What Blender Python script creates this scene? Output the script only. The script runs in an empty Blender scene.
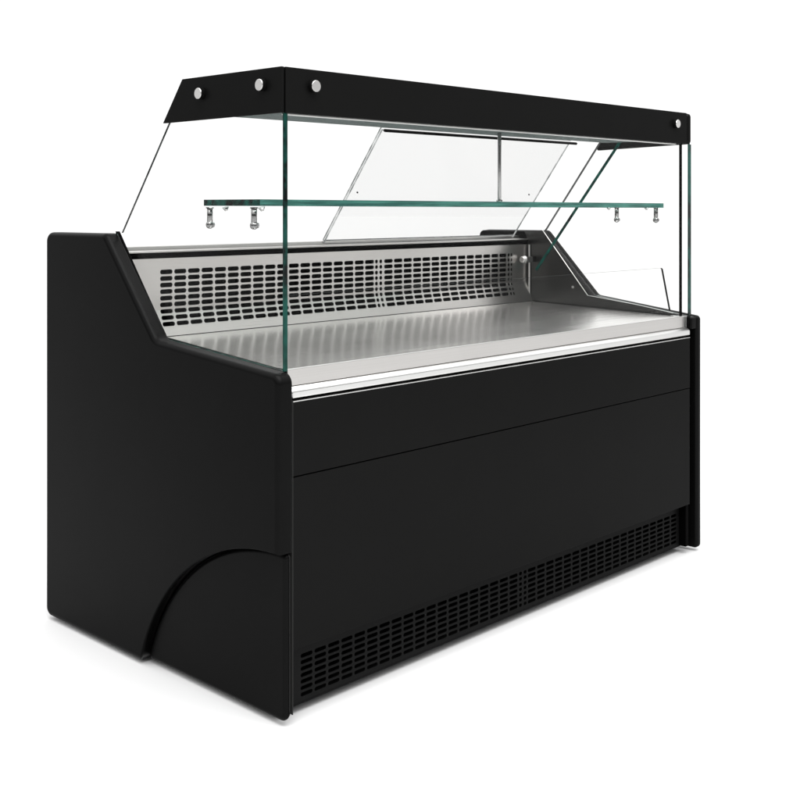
import bpy, bmesh, math, random
from mathutils import Vector, Matrix
random.seed(4)
PI = math.pi
sc = bpy.context.scene
COL = sc.collection

# ------------------------------------------------------------------ camera
cam = bpy.data.cameras.new('camera')
cam_o = bpy.data.objects.new('camera', cam); COL.objects.link(cam_o)
cam.sensor_width = 36.0; cam.sensor_fit = 'HORIZONTAL'
cam.lens = 1139.71 / 800 * 36
cam_o.location = (-1.3892, -1.6517, 0.982)
cam_o.rotation_euler = (PI / 2, 0, -0.8056)
cam.shift_y = -(400 - 206.76) / 800
cam.clip_start = 0.05; cam.clip_end = 500
sc.camera = cam_o

# ------------------------------------------------------------------ materials
def new_mat(name):
    m = bpy.data.materials.new(name); m.use_nodes = True
    nt = m.node_tree; nt.nodes.clear()
    out = nt.nodes.new('ShaderNodeOutputMaterial')
    return m, nt, out

def N(nt, kind, **kw):
    n = nt.nodes.new(kind)
    for k, v in kw.items():
        if k in n.inputs: n.inputs[k].default_value = v
        else: setattr(n, k, v)
    return n

def plastic(name, col, rough, spec, bump=0.0, scale=900.0, mottle=0.12, graze=0.10):
    """matt painted or moulded surface: a dark diffuse body under a weak, broad gloss"""
    m, nt, out = new_mat(name)
    df = N(nt, 'ShaderNodeBsdfDiffuse'); gl = N(nt, 'ShaderNodeBsdfGlossy', Roughness=rough)
    tc = N(nt, 'ShaderNodeTexCoord')
    n1 = N(nt, 'ShaderNodeTexNoise', Scale=7.0, Detail=4.0, Roughness=0.6)
    nt.links.new(tc.outputs['Object'], n1.inputs['Vector'])
    mr = N(nt, 'ShaderNodeMapRange')
    mr.inputs['To Min'].default_value = 1 - mottle; mr.inputs['To Max'].default_value = 1 + mottle
    nt.links.new(n1.outputs['Fac'], mr.inputs['Value'])
    mx = N(nt, 'ShaderNodeVectorMath', operation='SCALE')
    mx.inputs[0].default_value = col
    nt.links.new(mr.outputs[0], mx.inputs['Scale'])
    nt.links.new(mx.outputs[0], df.inputs['Color'])
    lw = N(nt, 'ShaderNodeLayerWeight', Blend=0.5)
    pw = N(nt, 'ShaderNodeMath', operation='POWER'); pw.inputs[1].default_value = 5.0
    fr = N(nt, 'ShaderNodeMath', operation='MULTIPLY_ADD'); fr.inputs[1].default_value = graze; fr.inputs[2].default_value = spec
    nt.links.new(lw.outputs['Facing'], pw.inputs[0]); nt.links.new(pw.outputs[0], fr.inputs[0])
    if bump:
        n2 = N(nt, 'ShaderNodeTexNoise', Scale=scale, Detail=2.0)
        nt.links.new(tc.outputs['Object'], n2.inputs['Vector'])
        b = N(nt, 'ShaderNodeBump', Strength=bump, Distance=0.001)
        nt.links.new(n2.outputs['Fac'], b.inputs['Height'])
        nt.links.new(b.outputs[0], df.inputs['Normal']); nt.links.new(b.outputs[0], gl.inputs['Normal'])
    ms = N(nt, 'ShaderNodeMixShader')
    nt.links.new(fr.outputs[0], ms.inputs[0]); nt.links.new(df.outputs[0], ms.inputs[1]); nt.links.new(gl.outputs[0], ms.inputs[2])
    nt.links.new(ms.outputs[0], out.inputs[0])
    return m

def steel(name, col, rough, aniso=0.0, rot=0.0, grain=0.10, vert=False, haze=None):
    m, nt, out = new_mat(name)
    p = N(nt, 'ShaderNodeBsdfPrincipled', Metallic=1.0)
    p.inputs['Anisotropic'].default_value = aniso
    p.inputs['Anisotropic Rotation'].default_value = rot
    if aniso:
        t = N(nt, 'ShaderNodeTangent', direction_type='UV_MAP', uv_map='UVMap')
        nt.links.new(t.outputs[0], p.inputs['Tangent'])
    tc = N(nt, 'ShaderNodeTexCoord')
    mp = N(nt, 'ShaderNodeMapping')
    mp.inputs['Scale'].default_value = (420, 420, 2.5) if vert else (2.5, 420, 420)
    nt.links.new(tc.outputs['Object'], mp.inputs['Vector'])
    n1 = N(nt, 'ShaderNodeTexNoise', Scale=1.0, Detail=3.0)
    nt.links.new(mp.outputs[0], n1.inputs['Vector'])
    n2 = N(nt, 'ShaderNodeTexNoise', Scale=5.0, Detail=3.0)
    nt.links.new(tc.outputs['Object'], n2.inputs['Vector'])
    ad = N(nt, 'ShaderNodeMath', operation='MULTIPLY_ADD')
    nt.links.new(n2.outputs['Fac'], ad.inputs[0]); ad.inputs[1].default_value = 0.5
    nt.links.new(n1.outputs['Fac'], ad.inputs[2])
    mr = N(nt, 'ShaderNodeMapRange')
    mr.inputs['From Min'].default_value = 0.35; mr.inputs['From Max'].default_value = 1.15
    mr.inputs['To Min'].default_value = 1 - grain; mr.inputs['To Max'].default_value = 1 + grain
    nt.links.new(ad.outputs[0], mr.inputs['Value'])
    mx = N(nt, 'ShaderNodeVectorMath', operation='SCALE')
    mx.inputs[0].default_value = col
    nt.links.new(mr.outputs[0], mx.inputs['Scale'])
    nt.links.new(mx.outputs[0], p.inputs['Base Color'])
    r2 = N(nt, 'ShaderNodeMath', operation='MULTIPLY'); r2.inputs[1].default_value = rough
    nt.links.new(mr.outputs[0], r2.inputs[0])
    nt.links.new(r2.outputs[0], p.inputs['Roughness'])
    if haze:                                  # brushed metal also scatters a broad veil
        g = N(nt, 'ShaderNodeBsdfGlossy', Roughness=haze[1]); nt.links.new(mx.outputs[0], g.inputs['Color'])
        ms = N(nt, 'ShaderNodeMixShader'); ms.inputs[0].default_value = haze[0]
        nt.links.new(p.outputs[0], ms.inputs[1]); nt.links.new(g.outputs[0], ms.inputs[2])
        nt.links.new(ms.outputs[0], out.inputs[0])
    else: nt.links.new(p.outputs[0], out.inputs[0])
    return m

def clear_glass(name, tint, refl=1.0, f0=0.006):
    m, nt, out = new_mat(name)
    tr = N(nt, 'ShaderNodeBsdfTransparent', Color=(*tint, 1))
    gl = N(nt, 'ShaderNodeBsdfGlossy', Color=(refl, refl, refl, 1), Roughness=0.0)
    lw = N(nt, 'ShaderNodeLayerWeight', Blend=0.5)          # Schlick reflectance of one air-glass face
    pw = N(nt, 'ShaderNodeMath', operation='POWER'); pw.inputs[1].default_value = 5.0
    fr = N(nt, 'ShaderNodeMath', operation='MULTIPLY_ADD'); fr.inputs[1].default_value = 0.25; fr.inputs[2].default_value = f0
    nt.links.new(lw.outputs['Facing'], pw.inputs[0]); nt.links.new(pw.outputs[0], fr.inputs[0])
    mx = N(nt, 'ShaderNodeMixShader')
    nt.links.new(fr.outputs[0], mx.inputs[0])
    nt.links.new(tr.outputs[0], mx.inputs[1]); nt.links.new(gl.outputs[0], mx.inputs[2])
    nt.links.new(mx.outputs[0], out.inputs[0])
    return m

def glass_edge(name, c0, c1, scale=(30, 30, 30)):
    m, nt, out = new_mat(name)
    p = N(nt, 'ShaderNodeBsdfPrincipled', Roughness=0.12)
    p.inputs['Specular IOR Level'].default_value = 0.15
    tc = N(nt, 'ShaderNodeTexCoord'); mp = N(nt, 'ShaderNodeMapping'); mp.inputs['Scale'].default_value = scale
    n = N(nt, 'ShaderNodeTexNoise', Scale=1.0, Detail=2.0)
    cr = N(nt, 'ShaderNodeValToRGB')
    cr.color_ramp.elements[0].position = 0.38; cr.color_ramp.elements[0].color = (*c0, 1)
    cr.color_ramp.elements[1].position = 0.62; cr.color_ramp.elements[1].color = (*c1, 1)
    nt.links.new(tc.outputs['Object'], mp.inputs['Vector']); nt.links.new(mp.outputs[0], n.inputs['Vector'])
    nt.links.new(n.outputs['Fac'], cr.inputs[0]); nt.links.new(cr.outputs[0], p.inputs['Base Color'])
    nt.links.new(p.outputs[0], out.inputs[0])
    return m

M = dict(
    panel=plastic('black_moulded_plastic', (0.0030, 0.0030, 0.0030), 0.28, 0.0058, 0.18, graze=0.30, mottle=0.25),
    front=plastic('black_coated_sheet', (0.0022, 0.0022, 0.0021), 0.30, 0.0095, 0.08, 1400, graze=0.16, mottle=0.25),
    grille=plastic('black_grille_sheet', (0.0040, 0.0040, 0.0040), 0.45, 0.010),
    fascia=plastic('black_enamel_on_glass', (0.0040, 0.0040, 0.0039), 0.35, 0.008),
    dark=plastic('black_rubber', (0.0012, 0.0012, 0.0012), 0.6, 0.001),
    grey=plastic('dark_grey_trim', (0.035, 0.035, 0.034), 0.45, 0.02),
    deck=steel('brushed_steel_deck', (0.80, 0.785, 0.77), 0.19, 0.0, 0.0, 0.20, haze=(0.06, 0.45)),
    lip=steel('brushed_steel_lip', (0.52, 0.508, 0.494), 0.34, 0.0, 0.0, 0.05),
    back=steel('brushed_steel_back', (0.56, 0.545, 0.53), 0.28, 0.0, 0.0, 0.04),
    liner=steel('shade_toned_steel_liner', (0.085, 0.085, 0.083), 0.24, 0.0, 0.0, 0.12),  # stainless steel; the dark reflections on it are put into the colour
    rail=steel('polished_steel_rail', (0.46, 0.455, 0.445), 0.30, 0.0, 0.0, 0.15),
    bull=steel('bright_steel_bullnose', (0.63, 0.63, 0.62), 0.30, 0.0, 0.0, 0.02),
    chrome=steel('chrome', (0.22, 0.22, 0.22), 0.08, 0.0, 0.0, 0.02),
    rod=steel('satin_steel_rod', (0.40, 0.40, 0.40), 0.2, 0.0, 0.0, 0.1),
    cap=steel('satin_cap', (0.64, 0.63, 0.62), 0.3, 0.0, 0.0, 0.03),
    glass=clear_glass('clear_glass', (0.988, 0.989, 0.986), 1.0, 0.0022),
    doorglass=clear_glass('door_glass', (0.963, 0.963, 0.963), 0.25, 0.002),
    shelfglass=clear_glass('shelf_glass', (0.90, 0.95, 0.935)),
    plexi=clear_glass('clear_acrylic', (0.985, 0.985, 0.985), 0.4, 0.003),
    lampplate=plastic('grey_green_lamp_plate', (0.060, 0.078, 0.076), 0.3, 0.03),
    edge=glass_edge('green_glass_edge', (0.0006, 0.002, 0.002), (0.004, 0.048, 0.037), (40, 40, 22)),
    edge2=glass_edge('green_shelf_edge', (0.022, 0.082, 0.070), (0.050, 0.170, 0.140), (9, 9, 200)),
    edge3=glass_edge('grey_glass_edge', (0.010, 0.012, 0.012), (0.05, 0.055, 0.055), (30, 30, 30)),
    edge5=glass_edge('pale_glass_edge', (0.18, 0.19, 0.19), (0.42, 0.43, 0.43), (30, 30, 30)),
    edge4=glass_edge('clear_acrylic_edge', (0.02, 0.02, 0.02), (0.05, 0.05, 0.05), (30, 30, 30)),
)
# white floor
m, nt, out = new_mat('white_studio_floor')
d = N(nt, 'ShaderNodeBsdfDiffuse', Color=(0.60, 0.60, 0.60, 1))
nt.links.new(d.outputs[0], out.inputs[0]); M['floor'] = m

# ------------------------------------------------------------------ helpers
ROOT = Vector((0.79, 0.43, 0.0))
root = bpy.data.objects.new('display_counter', None); COL.objects.link(root)
root.location = ROOT
root['label'] = 'black refrigerated display counter with brushed steel deck and green edged glass case'
root['category'] = 'display counter'

def link(name, bm, mats, parent=root, bevel=0.0, seg=2, angle=35, smooth=True, recalc=True, weight=False, clamp=True):
    if recalc: bmesh.ops.recalc_face_normals(bm, faces=bm.faces)
    uv = bm.loops.layers.uv.new('UVMap')
    for f in bm.faces:                      # U runs along the length wherever it can
        n = f.normal
        for l in f.loops:
            c = l.vert.co
            if abs(n.x) > 0.8: l[uv].uv = (c.y, c.z)
            elif abs(n.z) > abs(n.y): l[uv].uv = (c.x, c.y)
            else: l[uv].uv = (c.x, c.z)
    bm.transform(Matrix.Translation(-ROOT))
    me = bpy.data.meshes.new(name); bm.to_mesh(me); bm.free()
    for mt in (mats if isinstance(mats, (list, tuple)) else [mats]): me.materials.append(M[mt])
    o = bpy.data.objects.new(name, me); COL.objects.link(o); o.parent = parent
    if smooth:
        for p in me.polygons: p.use_smooth = True
    if bevel:
        b = o.modifiers.new('edge', 'BEVEL'); b.width = bevel; b.segments = seg
        b.limit_method = 'WEIGHT' if weight else 'ANGLE'; b.angle_limit = math.radians(angle); b.harden_normals = False; b.use_clamp_overlap = clamp
    if smooth:
        w = o.modifiers.new('normals', 'WEIGHTED_NORMAL'); w.keep_sharp = False; w.weight = 80
    return o

def bm_box(bm, x0, x1, y0, y1, z0, z1, mi=0):
    v = [bm.verts.new((x, y, z)) for x in (x0, x1) for y in (y0, y1) for z in (z0, z1)]
    for q in ((0, 1, 3, 2), (4, 6, 7, 5), (0, 4, 5, 1), (2, 3, 7, 6), (0, 2, 6, 4), (1, 5, 7, 3)):
        bm.faces.new([v[i] for i in q]).material_index = mi
    return v

def box(name, x0, x1, y0, y1, z0, z1, mat, parent=root, bevel=0.0015):
    bm = bmesh.new(); bm_box(bm, x0, x1, y0, y1, z0, z1)
    return link(name, bm, mat, parent, bevel)

def rounded(poly, rads, n=7):
    """polygon corners (y,z) rounded by their own radius"""
    out = []
    k = len(poly)
    for i in range(k):
        p = Vector(poly[i]); a = Vector(poly[i - 1]) - p; b = Vector(poly[(i + 1) % k]) - p
        r = rads[i] if isinstance(rads, (list, tuple)) else rads
        if r <= 0: out.append(tuple(p)); continue
        la, lb = a.length, b.length; a.normalize(); b.normalize()
        ang = a.angle(b); t = min(r / math.tan(ang / 2), la * 0.48, lb * 0.48); r = t * math.tan(ang / 2)
        c = p + (a + b).normalized() * (r / math.sin(ang / 2))
        s = p + a * t - c; e = p + b * t - c
        a0 = math.atan2(s.y, s.x); a1 = math.atan2(e.y, e.x)
        da = (a1 - a0 + PI) % (2 * PI) - PI
        for j in range(n + 1):
            q = a0 + da * j / n; out.append((c.x + r * math.cos(q), c.y + r * math.sin(q)))
    return out

def bm_prism(bm, poly, x0, x1, mi=0, mi_side=None):
    """YZ polygon extruded along X"""
    a = [bm.verts.new((x0, y, z)) for y, z in poly]; b = [bm.verts.new((x1, y, z)) for y, z in poly]
    bm.faces.new(a).material_index = mi; bm.faces.new(b[::-1]).material_index = mi
    for i in range(len(poly)):
        j = (i + 1) % len(poly)
        bm.faces.new((a[i], b[i], b[j], a[j])).material_index = mi if mi_side is None else mi_side

def prism(name, poly, x0, x1, mat, parent=root, bevel=0.0, seg=2, angle=35):
    bm = bmesh.new(); bm_prism(bm, poly, x0, x1)
    return link(name, bm, mat, parent, bevel, seg, angle)

def bm_cyl(bm, p0, p1, r0, r1=None, n=20, mi=0, mi_end=None):
    r1 = r0 if r1 is None else r1
    p0, p1 = Vector(p0), Vector(p1); d = (p1 - p0).normalized()
    u = d.orthogonal().normalized(); w = d.cross(u)
    A = [bm.verts.new(p0 + (u * math.cos(t) + w * math.sin(t)) * r0) for t in [2 * PI * i / n for i in range(n)]]
    B = [bm.verts.new(p1 + (u * math.cos(t) + w * math.sin(t)) * r1) for t in [2 * PI * i / n for i in range(n)]]
    bm.faces.new(A[::-1]).material_index = mi
    bm.faces.new(B).material_index = mi if mi_end is None else mi_end
    for i in range(n):
        j = (i + 1) % n; bm.faces.new((A[i], A[j], B[j], B[i])).material_index = mi

def bm_ball(bm, c, r, mi=0):
    g = bmesh.ops.create_uvsphere(bm, u_segments=20, v_segments=12, radius=r, matrix=Matrix.Translation(c))
    for v in g['verts']:
        for f in v.link_faces: f.material_index = mi

def pane(name, corners, normal, t, mats, parent=root, edges=None):
    """a glass slab: polygon corners, thickness t along normal; faces clear, edges tinted"""
    bm = bmesh.new(); nrm = Vector(normal).normalized() * t
    a = [bm.verts.new(Vector(c)) for c in corners]; b = [bm.verts.new(Vector(c) + nrm) for c in corners]
    bm.faces.new(a); bm.faces.new(b[::-1])
    for i in range(len(a)):
        j = (i + 1) % len(a)
        bm.faces.new((a[i], b[i], b[j], a[j])).material_index = 1 if edges is None else edges[i]
    return link(name, bm, mats, parent, smooth=False)

# ------------------------------------------------------------------ floor
fl = bmesh.new()
R = 120
fv = [fl.verts.new((R * math.cos(2 * PI * i / 64), R * math.sin(2 * PI * i / 64), -0.009)) for i in range(64)]
fl.faces.new(fv)
me = bpy.data.meshes.new('floor'); fl.to_mesh(me); fl.free(); me.materials.append(M['floor'])
fo = bpy.data.objects.new('floor', me); COL.objects.link(fo); fo['kind'] = 'structure'

# ------------------------------------------------------------------ moulded side panels
CY, CZ, RA = 0.017, -0.145, 0.469
def arc(r, n=26, y_end=0.0):
    z_at0 = CZ + math.sqrt(r * r - (y_end - CY) ** 2)
    a0 = math.atan2(-CZ, math.sqrt(r * r - CZ * CZ)); a1 = math.atan2(z_at0 - CZ, y_end - CY)
    return [(CY + r * math.cos(a0 + (a1 - a0) * i / n), CZ + r * math.sin(a0 + (a1 - a0) * i / n)) for i in range(n + 1)]

D, ZT = 0.869, 0.9220
A_ = arc(RA)
lp = rounded([(0.0, 0.664), (0.408, 0.6975), (0.606, ZT), (D, ZT - 0.001), (D, 0.0)] + A_,
             [0.022, 0.03, 0.022, 0.022, 0.020] + [0] * len(A_), 7)
sp = bmesh.new(); bm_prism(sp, lp, 0.0, 0.0365)
bw = sp.edges.layers.float.new('bevel_weight_edge')
for e in sp.edges:
    v0, v1 = e.verts[0].co, e.verts[1].co
    if abs(v0.x - v1.x) > 1e-5: continue
    on_arc = all(abs(math.hypot(v.y - CY, v.z - CZ) - RA) < 2e-3 for v in (v0, v1))
    e[bw] = (0.2 if on_arc else 1.0) if v0.x < 0.001 else (0.0 if on_arc else 0.45)
side_l = link('side_panel', sp, 'panel', bevel=0.0120, seg=6, weight=True, clamp=False)
# recessed quarter-round skirt at the front foot of the panel
sk = rounded([(0.0, 0.0), (0.0, CZ + math.sqrt((RA - .0015) ** 2 - CY ** 2))] + arc(RA - 0.0015)[::-1][1:], [0.022] + [0] * 27, 7)
bm = bmesh.new(); bm_prism(bm, sk, 0.0185, 0.0362)
link('recessed_skirt', bm, 'panel', side_l, bevel=0.0105, seg=5, angle=50, clamp=False)
# inner edge flange that carries the glass
def offset_top(dy, dz): pass
bm = bmesh.new()
bm_prism(bm, [(0.03, 0.655), (0.03, 0.6665), (0.4285, 0.6995), (0.613, 0.9260), (0.620, 0.9260), (0.446, 0.655)], 0.0372, 0.0455)
link('glazing_channel', bm, 'dark', side_l, bevel=0.001)

XR = 1.5865                                       # outer face of the far panel
rp = rounded([(0.0, 0.668), (0.345, 0.7105), (0.535, 0.907), (0.80, 0.906), (0.80, 0.0), (0.0, 0.0)],
             [0.012, 0.02, 0.02, 0.022, 0.02, 0.012], 7)
bm = bmesh.new(); bm_prism(bm, rp, 1.5615, XR)
side_r = link('side_panel', bm, 'panel', bevel=0.008, seg=4, angle=50)
rin = [(0.002, 0.632), (0.002, 0.666), (0.345, 0.7085), (0.533, 0.9055), (0.79, 0.9045), (0.79, 0.002), (0.06, 0.002), (0.06, 0.632)]
bm = bmesh.new(); bm_prism(bm, rounded(rin, [0, .008, .015, .018, .018, 0, 0, 0], 5), 1.5345, 1.5612)
link('inner_flange', bm, 'panel', side_r, bevel=0.004, seg=3, angle=50)

# ------------------------------------------------------------------ unseen body block behind the panels, added to block light
bm = bmesh.new()
bm_box(bm, 0.05, 1.53, 0.12, 0.78, 0.025, 0.585)
bm_box(bm, 0.05, 1.53, 0.690, 0.775, 0.585, 0.855)
link('body_light_block', bm, 'dark', smooth=False)

# front panels
bm = bmesh.new(); bm_box(bm, 1.5190, 1.5343, 0.012, 0.062, 0.0120, 0.1310)
link('kick_return', bm, 'dark', side_r, bevel=0.001)
fp1 = box('front_panel', 0.0395, 1.5285, 0.0035, 0.030, 0.4660, 0.6075, 'front', bevel=0.0012)
fp2 = box('front_panel', 0.0395, 1.5285, 0.0042, 0.030, 0.1335, 0.4638, 'front', bevel=0.0012)
box('corner_lit_sliver', 0.0372, 0.0388, 0.0025, 0.020, 0.012, 0.612, 'grey', bevel=0)  # grey strip put in for the lit sliver beside the side panel

# ------------------------------------------------------------------ perforated sheets
def slot_pts(cx, cs, w, h, n=6):
    """stadium outline around (cx,cs), counter-clockwise"""
    r = min(h, w) / 2 * 0.96; P = []
    for qx, qs, a0 in ((1, -1, -PI / 2), (1, 1, 0), (-1, 1, PI / 2), (-1, -1, PI)):
        ox, os_ = cx + qx * (w / 2 - r), cs + qs * (h / 2 - r)
        for i in range(n + 1):
            t = a0 + PI / 2 * i / n; P.append((ox + r * math.cos(t), os_ + r * math.sin(t)))
    return P

def bm_perforated(bm, cols, rows, xlim, slim, fmap, depth):
    """sheet with a slot in every cols x rows cell; fmap maps (x, s) to the sheet, (x, s, d) behind it"""
    xs = [xlim[0]] + [(cols[i][1] + cols[i + 1][0]) / 2 for i in range(len(cols) - 1)] + [xlim[1]]
    ss = [slim[0]] + [(rows[i][1] + rows[i + 1][0]) / 2 for i in range(len(rows) - 1)] + [slim[1]]
    cache = {}
    def V(x, s, d=0.0):
        k = (round(x, 6), round(s, 6), d)
        if k not in cache: cache[k] = bm.verts.new(fmap(x, s, d))
        return cache[k]
    for i, (x0, x1) in enumerate(cols):
        for j, (s0, s1) in enumerate(rows):
            P = slot_pts((x0 + x1) / 2, (s0 + s1) / 2, x1 - x0, s1 - s0)
            n = len(P) // 4
            X0, X1, S0, S1 = xs[i], xs[i + 1], ss[j], ss[j + 1]
            C = [(X1, S0), (X1, S1), (X0, S1), (X0, S0)]
            for q in range(4):
                seg = P[q * n:(q + 1) * n]
                c = V(*C[q])
                for k in range(n - 1): bm.faces.new((c, V(*seg[k + 1]), V(*seg[k])))
                nx = P[((q + 1) * n) % len(P)]
                bm.faces.new((c, V(*C[(q + 1) % 4]), V(*nx), V(*seg[-1])))
            for k in range(len(P)):
                a_, b_ = P[k], P[(k + 1) % len(P)]
                bm.faces.new((V(*a_), V(*b_), V(*b_, depth), V(*a_, depth)))
    return xs, ss

# front ventilation grille
GY = 0.033
cols = [(0.0845 + 0.0364 * k, 0.0845 + 0.0364 * k + 0.0310) for k in range(19)]
cols += [(0.7765, 0.7880), (0.7945, 0.8060)]
cols += [(0.8110 + 0.0368 * k, 0.8110 + 0.0368 * k + 0.0312) for k in range(18)]
cols += [(1.4745, 1.5040)]
rows = [(0.0225 + 0.01265 * k, 0.0225 + 0.01265 * k + 0.0080) for k in range(7)]
bm = bmesh.new()
bm_perforated(bm, cols, rows, (0.040, 1.5185), (0.0135, 0.1330), lambda x, s, d: (x, GY + d, s), 0.0025)
grille = link('ventilation_grille', bm, 'grille', smooth=False, recalc=False)
# return edge under the grille, back tray, and the condenser fins one glimpses through the slots
box('lower_rail', 0.040, 1.5400, GY + 0.001, 0.14, 0.0085, 0.0130, 'grille', bevel=0.001)
bm = bmesh.new()                                   # condenser coil one glimpses through the slots
for zz in (0.0475, 0.0965):
    bm_cyl(bm, (0.09, 0.055, zz), (1.50, 0.055, zz), 0.0016, n=8)
bm_cyl(bm, (1.50, 0.055, 0.0475), (1.50, 0.055, 0.0965), 0.0016, n=8)
link('condenser_coil', bm, 'grille', grille)
box('latch_plate', 0.0505, 0.0530, GY - 0.0012, GY, 0.052, 0.098, 'dark', grille, bevel=0)

# ------------------------------------------------------------------ steel well: back panel, deck, lip, liners
def back_map(x, s, d):
    """s is height along the sheet from the deck: curved foot, then upright"""
    z = 0.680 + s
    b = 0.742
    if z >= b: y = 0.585
    else:
        q = (b - z) / (b - 0.680); y = 0.585 - 0.019 * q
    return (x, y + d, z)
cols = []
for k in range(18): cols.append((0.135 + 0.0392 * k, 0.135 + 0.0392 * k + 0.0342))
cols += [(0.8400, 0.8510), (0.8570, 0.8680)]
for k in range(14): cols.append((0.8760 + 0.0393 * k, 0.8760 + 0.0393 * k + 0.0342))
cols += [(1.4285, 1.4385), (1.4440, 1.4510)]
rows = []
for zc in (0.7090, 0.7235, 0.7380): rows.append((zc - .0050 - .680, zc + .0050 - .680))
for k in range(6): rows.append((0.7535 + 0.0153 * k - .0054 - .680, 0.7535 + 0.0153 * k + .0054 - .680))
bm = bmesh.new()
bm_perforated(bm, cols, rows, (0.046, 1.5320), (0.0, 0.1820), back_map, 0.003)
# split the flat bottom band so it follows the curve is not needed: the foot is short
back = link('back_panel', bm, 'back', smooth=False, recalc=False)
bm = bmesh.new(); bm_box(bm, 0.05, 1.53, 0.660, 0.664, 0.60, 0.862)
link('air_duct', bm, 'dark', back, smooth=False)
# deck: a shallow tray folded down at the front
bm = bmesh.new()
pr = [(0.5625, 0.6812), (0.024, 0.6675), (0.0200, 0.6655), (0.0200, 0.6370), (0.030, 0.6370), (0.030, 0.655), (0.5625, 0.673)]
bm_prism(bm, pr, 0.0465, 1.5165)
deck = link('deck', bm, 'deck', smooth=False)
bm = bmesh.new(); bm_box(bm, 0.0375, 1.5160, 0.0172, 0.0210, 0.6372, 0.6692)
link('front_lip', bm, 'lip', deck, bevel=0.0012)
bm = bmesh.new(); bm_box(bm, 1.5180, 1.5200, 0.0165, 0.0600, 0.6372, 0.6690)
bm_box(bm, 1.5290, 1.5335, 0.0165, 0.0600, 0.6372, 0.6690)
bm_box(bm, 0.0380, 1.5155, 0.0168, 0.0216, 0.6693, 0.6704)  # thin bright bar added as the highlight along the deck fold
link('lip_end_and_highlight', bm, 'bull', deck, bevel=0.0006)
# rounded bright moulding below the lip
pr = rounded([(0.030, 0.6365), (0.0120, 0.6365), (0.0035, 0.630), (0.0035, 0.6155), (0.030, 0.6155)], [0, .006, .008, .003, 0], 6)
bull = prism('bullnose_moulding', pr, 0.0395, 1.5270, 'bull', bevel=0)
box('trim_strip', 0.0395, 1.5285, 0.0030, 0.020, 0.6083, 0.6102, 'bull', bull, bevel=0)

bm = bmesh.new(); bm_box(bm, 0.0465, 1.5310, 0.5628, 0.5655, 0.6740, 0.6822)  # dark strip painted in as the shadow groove behind the deck
link('deck_gap_shade', bm, 'dark', deck, smooth=False)
# liners against the side panels
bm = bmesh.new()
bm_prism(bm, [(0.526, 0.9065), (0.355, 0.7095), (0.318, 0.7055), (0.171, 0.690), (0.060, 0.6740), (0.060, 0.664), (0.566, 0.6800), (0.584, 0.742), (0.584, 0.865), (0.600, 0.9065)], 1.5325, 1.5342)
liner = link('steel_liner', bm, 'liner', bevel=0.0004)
bm = bmesh.new()                                   # bright folded rim of the liner
def strip_yz(bm, pts, x0, x1, t):
    for (y0, z0), (y1, z1) in zip(pts[:-1], pts[1:]):
        dv = Vector((y1 - y0, z1 - z0)).normalized(); nv = Vector((-dv.y, dv.x)) * t
        v = [bm.verts.new((xx, yy, zz)) for xx in (x0, x1) for yy, zz in ((y0, z0), (y1, z1), (y1 + nv.x, z1 + nv.y), (y0 + nv.x, z0 + nv.y))]
        for q in ((0, 1, 2, 3), (7, 6, 5, 4), (0, 4, 5, 1), (1, 5, 6, 2), (2, 6, 7, 3), (3, 7, 4, 0)): bm.faces.new([v[i] for i in q])
strip_yz(bm, [(0.526, 0.9080), (0.355, 0.7108), (0.318, 0.7068), (0.171, 0.6913), (0.060, 0.6753)], 1.5310, 1.5340, 0.0012)
link('liner_rim', bm, 'bull', liner)
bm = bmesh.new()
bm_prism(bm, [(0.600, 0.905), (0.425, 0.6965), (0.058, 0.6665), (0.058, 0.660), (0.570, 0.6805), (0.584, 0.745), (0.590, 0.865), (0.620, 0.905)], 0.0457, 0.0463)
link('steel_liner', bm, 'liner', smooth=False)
# corner rod with its clamp in the far back corner
bm = bmesh.new(); bm_cyl(bm, (1.5280, 0.5760, 0.684), (1.5280, 0.5760, 0.861), 0.0034)
crod = link('corner_rod', bm, 'cap')
bm = bmesh.new(); bm_box(bm, 1.488, 1.526, 0.5590, 0.5720, 0.8050, 0.8230)
clamp = link('clamp', bm, 'grey', crod, bevel=0.002)
bm = bmesh.new(); bm_cyl(bm, (1.4875, 0.5650, 0.8150), (1.4740, 0.5650, 0.8150), 0.0130, 0.009)
link('clamp_knob', bm, 'cap', clamp, bevel=0.001)
bm = bmesh.new()
bm_cyl(bm, (1.5322, 0.41, 0.733), (1.5300, 0.41, 0.733), 0.004)
link('rivet', bm, 'cap', liner)

# rear ledge with the two door tracks
bm = bmesh.new(); bm_box(bm, 0.046, 1.5330, 0.5880, 0.610, 0.8645, 0.8745)  # black box put in for the shaded gap below the rail
ledge = link('ledge_gap_shade', bm, 'dark', bevel=0.001)
bm = bmesh.new()
bm_box(bm, 0.046, 1.5320, 0.5860, 0.606, 0.8755, 0.8795)
bm_box(bm, 0.046, 1.5320, 0.6110, 0.79, 0.8700, 0.8800)
link('ledge_top', bm, 'rail', ledge, bevel=0.001)
bm = bmesh.new()
for y in (0.618, 0.634, 0.650): bm_box(bm, 0.048, 1.530, y, y + 0.003, 0.8802, 0.8890)
link('door_track', bm, 'rail', ledge, bevel=0.0005)
box('rear_panel', 0.046, 1.5330, 0.781, 0.795, 0.02, 0.868, 'panel', bevel=0.001)

# ------------------------------------------------------------------ glass case
GT, GB = 1.250, 1.1617
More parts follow.
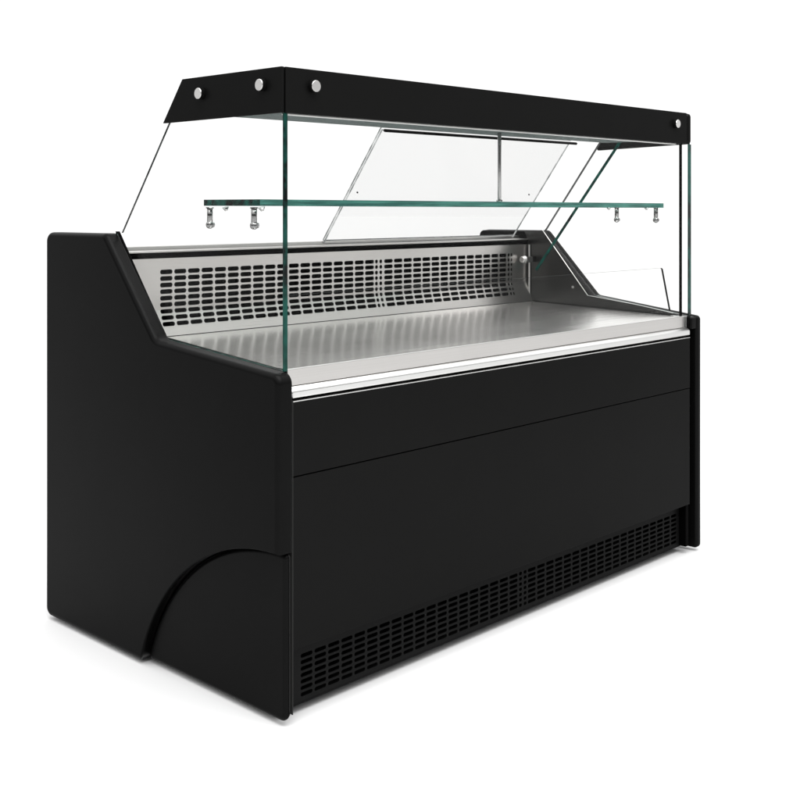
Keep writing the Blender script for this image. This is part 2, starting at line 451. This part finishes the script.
# near end pane
gx0, gx1 = 0.0318, 0.0368
pl = [(0.020, 0.6665), (0.020, GT - .002), (0.335, GT - .002), (0.585, 0.923), (0.610, 0.9225), (0.428, 0.6985)]
side_near = pane('side_glass', [(gx0, y, z) for y, z in pl], (1, 0, 0), gx1 - gx0, ['glass', 'edge', 'edge3'], edges=[1, 1, 2, 2, 1, 1])
bm = bmesh.new(); bm_box(bm, 0.0275, 0.0368, 0.0165, 0.0198, 0.6670, GB - 0.0005)
link('glass_edge_bead', bm, 'edge', side_near, smooth=False)
# far end pane
pr_ = [(0.020, 0.668), (0.020, GT - .002), (0.270, GT - .002), (0.527, 0.9085), (0.535, 0.906), (0.340, 0.7105)]
side_g = pane('side_glass', [(1.5445, y, z) for y, z in pr_], (1, 0, 0), 0.0120, ['glass', 'edge', 'edge3', 'cap'], edges=[1, 1, 2, 2, 0, 1])
bm = bmesh.new(); bm_box(bm, 1.5440, 1.5575, 0.0165, 0.0198, 0.6685, GB - 0.0005)
link('glass_edge_bead', bm, 'edge', side_g, smooth=False)
# slanted green strip inside the far end
fy = Vector((0, 0.559 - 0.241, 0.776 - 1.177)).normalized()
fn = Vector((0, -fy.z, fy.y))
b0 = Vector((1.5310, 0.2330, 1.1760)); b1 = Vector((1.5310, 0.5490, 0.7770))
pane('slanted_green_strip', [b0, b1, b1 + fn * 0.009, b0 + fn * 0.009], (1, 0, 0), 0.0012, ['edge', 'edge'], side_g)
# front pane
front = pane('front_glass', [(0.0375, 0.0215, 0.6680), (1.5130, 0.0215, 0.6680), (1.5130, 0.0215, GT - .002), (0.0375, 0.0215, GT - .002)],
             (0, 1, 0), 0.006, ['glass', 'edge'])
box('glass_seal', 1.5112, 1.5136, 0.0205, 0.0285, 0.6700, 1.1650, 'dark', front, bevel=0)
# top pane
pane('top_glass', [(0.037, 0.028, GT - .008), (1.5445, 0.028, GT - .008), (1.5445, 0.268, GT - .008), (0.037, 0.334, GT - .008)], (0, 0, 1), 0.006, ['glass', 'edge'])

# black enamel fascia round the head of the case
bm = bmesh.new(); bm_box(bm, 0.0300, 1.5290, 0.0140, 0.0205, GB, GT)
fas = link('fascia', bm, 'fascia', bevel=0.001)
bm = bmesh.new(); bm_prism(bm, [(0.0150, GB), (0.0150, GT), (0.3363, GT), (0.4066, GB - .001)], 0.0200, 0.0268)
fas_l = link('fascia', bm, 'fascia', bevel=0.001)
bm = bmesh.new(); bm_prism(bm, [(0.0150, GB), (0.0150, GT), (0.268, GT), (0.334, GB - .008)], 1.5375, 1.5600)
fas_r = link('fascia', bm, 'fascia', bevel=0.010, seg=5)
bm = bmesh.new(); bm_box(bm, 1.5292, 1.5373, 0.0190, 0.0300, GB, GT - 0.002)
link('fascia_groove', bm, 'dark', fas_r)
# capped studs through the fascia
def stud(p, d, parent):
    bm = bmesh.new(); p = Vector(p); d = Vector(d)
    bm_cyl(bm, p, p + d * 0.0098, 0.0122, n=28)
    s = link('stud', bm, 'fascia', parent, bevel=0.0006)
    bm = bmesh.new(); bm_cyl(bm, p + d * 0.0100, p + d * 0.0116, 0.0116, 0.0110, n=28)
    link('stud_cap', bm, 'cap', s, bevel=0.0004)
stud((0.0197, 0.266, 1.2145), (-1, 0, 0), fas_l)
stud((0.0197, 0.069, 1.2175), (-1, 0, 0), fas_l)
stud((0.0985, 0.0137, 1.2170), (0, -1, 0), fas)
stud((1.463, 0.0137, 1.2155), (0, -1, 0), fas)
for y in (0.05, 0.23): stud((1.5603, y, 1.215), (1, 0, 0), fas_r)

# lamp plate under the head of the case, with its bright front trim
bm = bmesh.new()
v = [(0.0375, 0.040), (1.380, 0.040), (1.380, 0.188), (0.0375, 0.205)]
a_ = [bm.verts.new((x, y, 1.1650)) for x, y in v]; b_ = [bm.verts.new((x, y, 1.1700)) for x, y in v]
bm.faces.new(a_); bm.faces.new(b_[::-1])
for i in range(4): bm.faces.new((a_[i], b_[i], b_[(i + 1) % 4], a_[(i + 1) % 4]))
lampp = link('lamp_plate', bm, 'lampplate', bevel=0.0008)
box('plate_trim', 0.040, 1.500, 0.0300, 0.0380, 1.1592, 1.1640, 'bull', lampp, bevel=0.0008)

# sliding rear doors, both pushed to the far side so that they overlap
dt, db = Vector((0, 0.394, 1.1770)), Vector((0, 0.616, 0.8820))
dn = Vector((0, (dt - db).z, -(dt - db).y)).normalized()
for i, (xa, xb, off) in enumerate(((0.677, 1.493, 0.0), (0.6845, 1.514, 0.013))):
    q = dn * off
    cs = [Vector((xa, 0, 0)) + db + q, Vector((xb, 0, 0)) + db + q, Vector((xb, 0, 0)) + dt + q, Vector((xa, 0, 0)) + dt + q]
    dr = pane('sliding_door', cs, dn, 0.005, ['doorglass', 'edge3', 'edge5'], edges=[1, 2 if i == 0 else 0, 1, 2])
    if i == 0:
        bm = bmesh.new()
        w = [Vector((xa + .006, 0, 0)) + dt + q, Vector((xb + (.035 if i == 0 else 0), 0, 0)) + dt + q]
        for s in (0,):
            up = (dt - db).normalized()
            c8 = [w[0] - up * .003 - dn * .003, w[1] - up * .003 - dn * .003, w[1] + up * .003 - dn * .003, w[0] + up * .003 - dn * .003]
            A = [bm.verts.new(c) for c in c8]; B = [bm.verts.new(c + dn * .006) for c in c8]
            bm.faces.new(A); bm.faces.new(B[::-1])
            for k in range(4): bm.faces.new((A[k], B[k], B[(k + 1) % 4], A[(k + 1) % 4]))
        link('top_runner', bm, 'dark', dr)
        for xx in (0.70, 1.44):
            bm = bmesh.new()
            c = Vector((xx, 0, 0)) + db + (dt - db) * 0.47
            bm_cyl(bm, c - dn * .003, c, 0.0022, n=12)
            link('door_stop', bm, 'dark', dr)
# ------------------------------------------------------------------ glass shelf on its studs
sz0, sz1 = 0.9815, 0.9945
cs = [(0.064, 0.133), (1.500, 0.072), (1.500, 0.258), (0.064, 0.320)]
shelf = pane('glass_shelf', [(x, y, sz0 + (0.0025 if x < 0.5 else -0.0025)) for x, y in cs], (0, 0, 1), sz1 - sz0, ['shelfglass', 'edge2', 'edge'], edges=[1, 1, 1, 2])
def support(x, y, side, clip):
    bm = bmesh.new()
    bm_cyl(bm, (x, y, 0.9455), (x, y, 0.9810), 0.0062, n=18)
    bm_cyl(bm, (x, y, 0.9785), (x, y, 0.9812), 0.0085, n=18)
    bm_ball(bm, (x, y, 0.9440), 0.0088)
    s = link('shelf_support', bm, 'chrome', shelf)
    bm = bmesh.new(); bm_cyl(bm, (x + side * .004, y, 0.944), (x + side * .0098, y, 0.944), 0.0062, n=18)
    link('support_cap', bm, 'cap' if side < 0 else 'rod', s, bevel=0.001)
    bm = bmesh.new(); bm_cyl(bm, (x - .0, y + clip, 0.9812), (x + .002, y + clip, 0.9735), 0.0075, 0.003, n=14)
    link('shelf_clip', bm, 'rod', s)
support(0.073, 0.311, 1, -0.054); support(0.073, 0.163, 1, -0.024)
support(1.488, 0.222, 1, 0.028); support(1.488, 0.090, 1, 0.032)
bm = bmesh.new(); bm_cyl(bm, (0.815, 0.124, 0.9946), (0.815, 0.124, 1.1650), 0.0047, n=20)
hang = link('hanger_rod', bm, 'rod')
bm = bmesh.new(); bm_cyl(bm, (0.815, 0.124, 0.9948), (0.815, 0.124, 0.9990), 0.0075, n=20)
link('rod_collar', bm, 'rod', hang)

# clear acrylic guard leaning along the front of the deck
g = [(0.055, 0.046, 0.6695), (1.495, 0.046, 0.6850), (1.460, 0.050, 0.8045), (1.4545, 0.050, 0.8085), (0.060, 0.050, 0.8085)]
pane('acrylic_guard', g, (0, 1, 0), 0.006, ['plexi', 'dark'], edges=[0, 1, 1, 1, 0])

# ------------------------------------------------------------------ feet
for x in (0.10, 1.47):
    for y in (0.16, 0.70):
        bm = bmesh.new(); bm_cyl(bm, (x, y, -0.0085), (x, y, -0.002), 0.022, 0.022); bm_cyl(bm, (x, y, -0.002), (x, y, 0.025), 0.008)
        link('foot', bm, 'dark')

# ------------------------------------------------------------------ light: white studio, soft box overhead
WORLD_NEAR, WORLD_FAR, WORLD_TOP = 0.08, 1.12, 2.2
w = bpy.data.worlds.new('World'); sc.world = w; w.use_nodes = True
wt = w.node_tree; bg = wt.nodes['Background']
# white paper sweep behind, a brighter zenith added to whiten the floor, a dimmer studio room on the near side
tc = wt.nodes.new('ShaderNodeTexCoord')
dp = wt.nodes.new('ShaderNodeVectorMath'); dp.operation = 'DOT_PRODUCT'; dp.inputs[1].default_value = (0.721, 0.693, 0.0)
sx = wt.nodes.new('ShaderNodeSeparateXYZ')
wt.links.new(tc.outputs['Generated'], dp.inputs[0]); wt.links.new(tc.outputs['Generated'], sx.inputs[0])
def mrange(src, a0, a1, b0, b1):
    n = wt.nodes.new('ShaderNodeMapRange'); n.interpolation_type = 'SMOOTHSTEP'
    for k, v in zip(('From Min', 'From Max', 'To Min', 'To Max'), (a0, a1, b0, b1)): n.inputs[k].default_value = v
    wt.links.new(src, n.inputs['Value']); return n.outputs[0]
low = mrange(dp.outputs['Value'], -0.45, 0.45, WORLD_NEAR, WORLD_FAR)
up = mrange(sx.outputs['Z'], 0.18, 0.62, 0.0, 1.0)
mx = wt.nodes.new('ShaderNodeMix'); mx.data_type = 'FLOAT'
wt.links.new(up, mx.inputs[0]); wt.links.new(low, mx.inputs[2]); mx.inputs[3].default_value = WORLD_TOP
wt.links.new(mx.outputs[0], bg.inputs['Strength']); bg.inputs['Color'].default_value = (1, 1, 1, 1)
def area(name, loc, target, sx, sy, power):
    l = bpy.data.lights.new(name, 'AREA'); l.shape = 'RECTANGLE'; l.size = sx; l.size_y = sy; l.energy = power
    o = bpy.data.objects.new(name, l); COL.objects.link(o); o.location = loc
    o.rotation_euler = (Vector(target) - Vector(loc)).to_track_quat('-Z', 'Y').to_euler()
    return o
area('softbox', (0.1, -1.0, 3.7), (0.5, 0.0, 0.0), 3.6, 3.0, 190)

sc.view_settings.view_transform = 'Standard'; sc.view_settings.look = 'None'
sc.view_settings.exposure = 0; sc.view_settings.gamma = 1
sc.cycles.max_bounces = 16; sc.cycles.transparent_max_bounces = 24
sc.cycles.glossy_bounces = 8
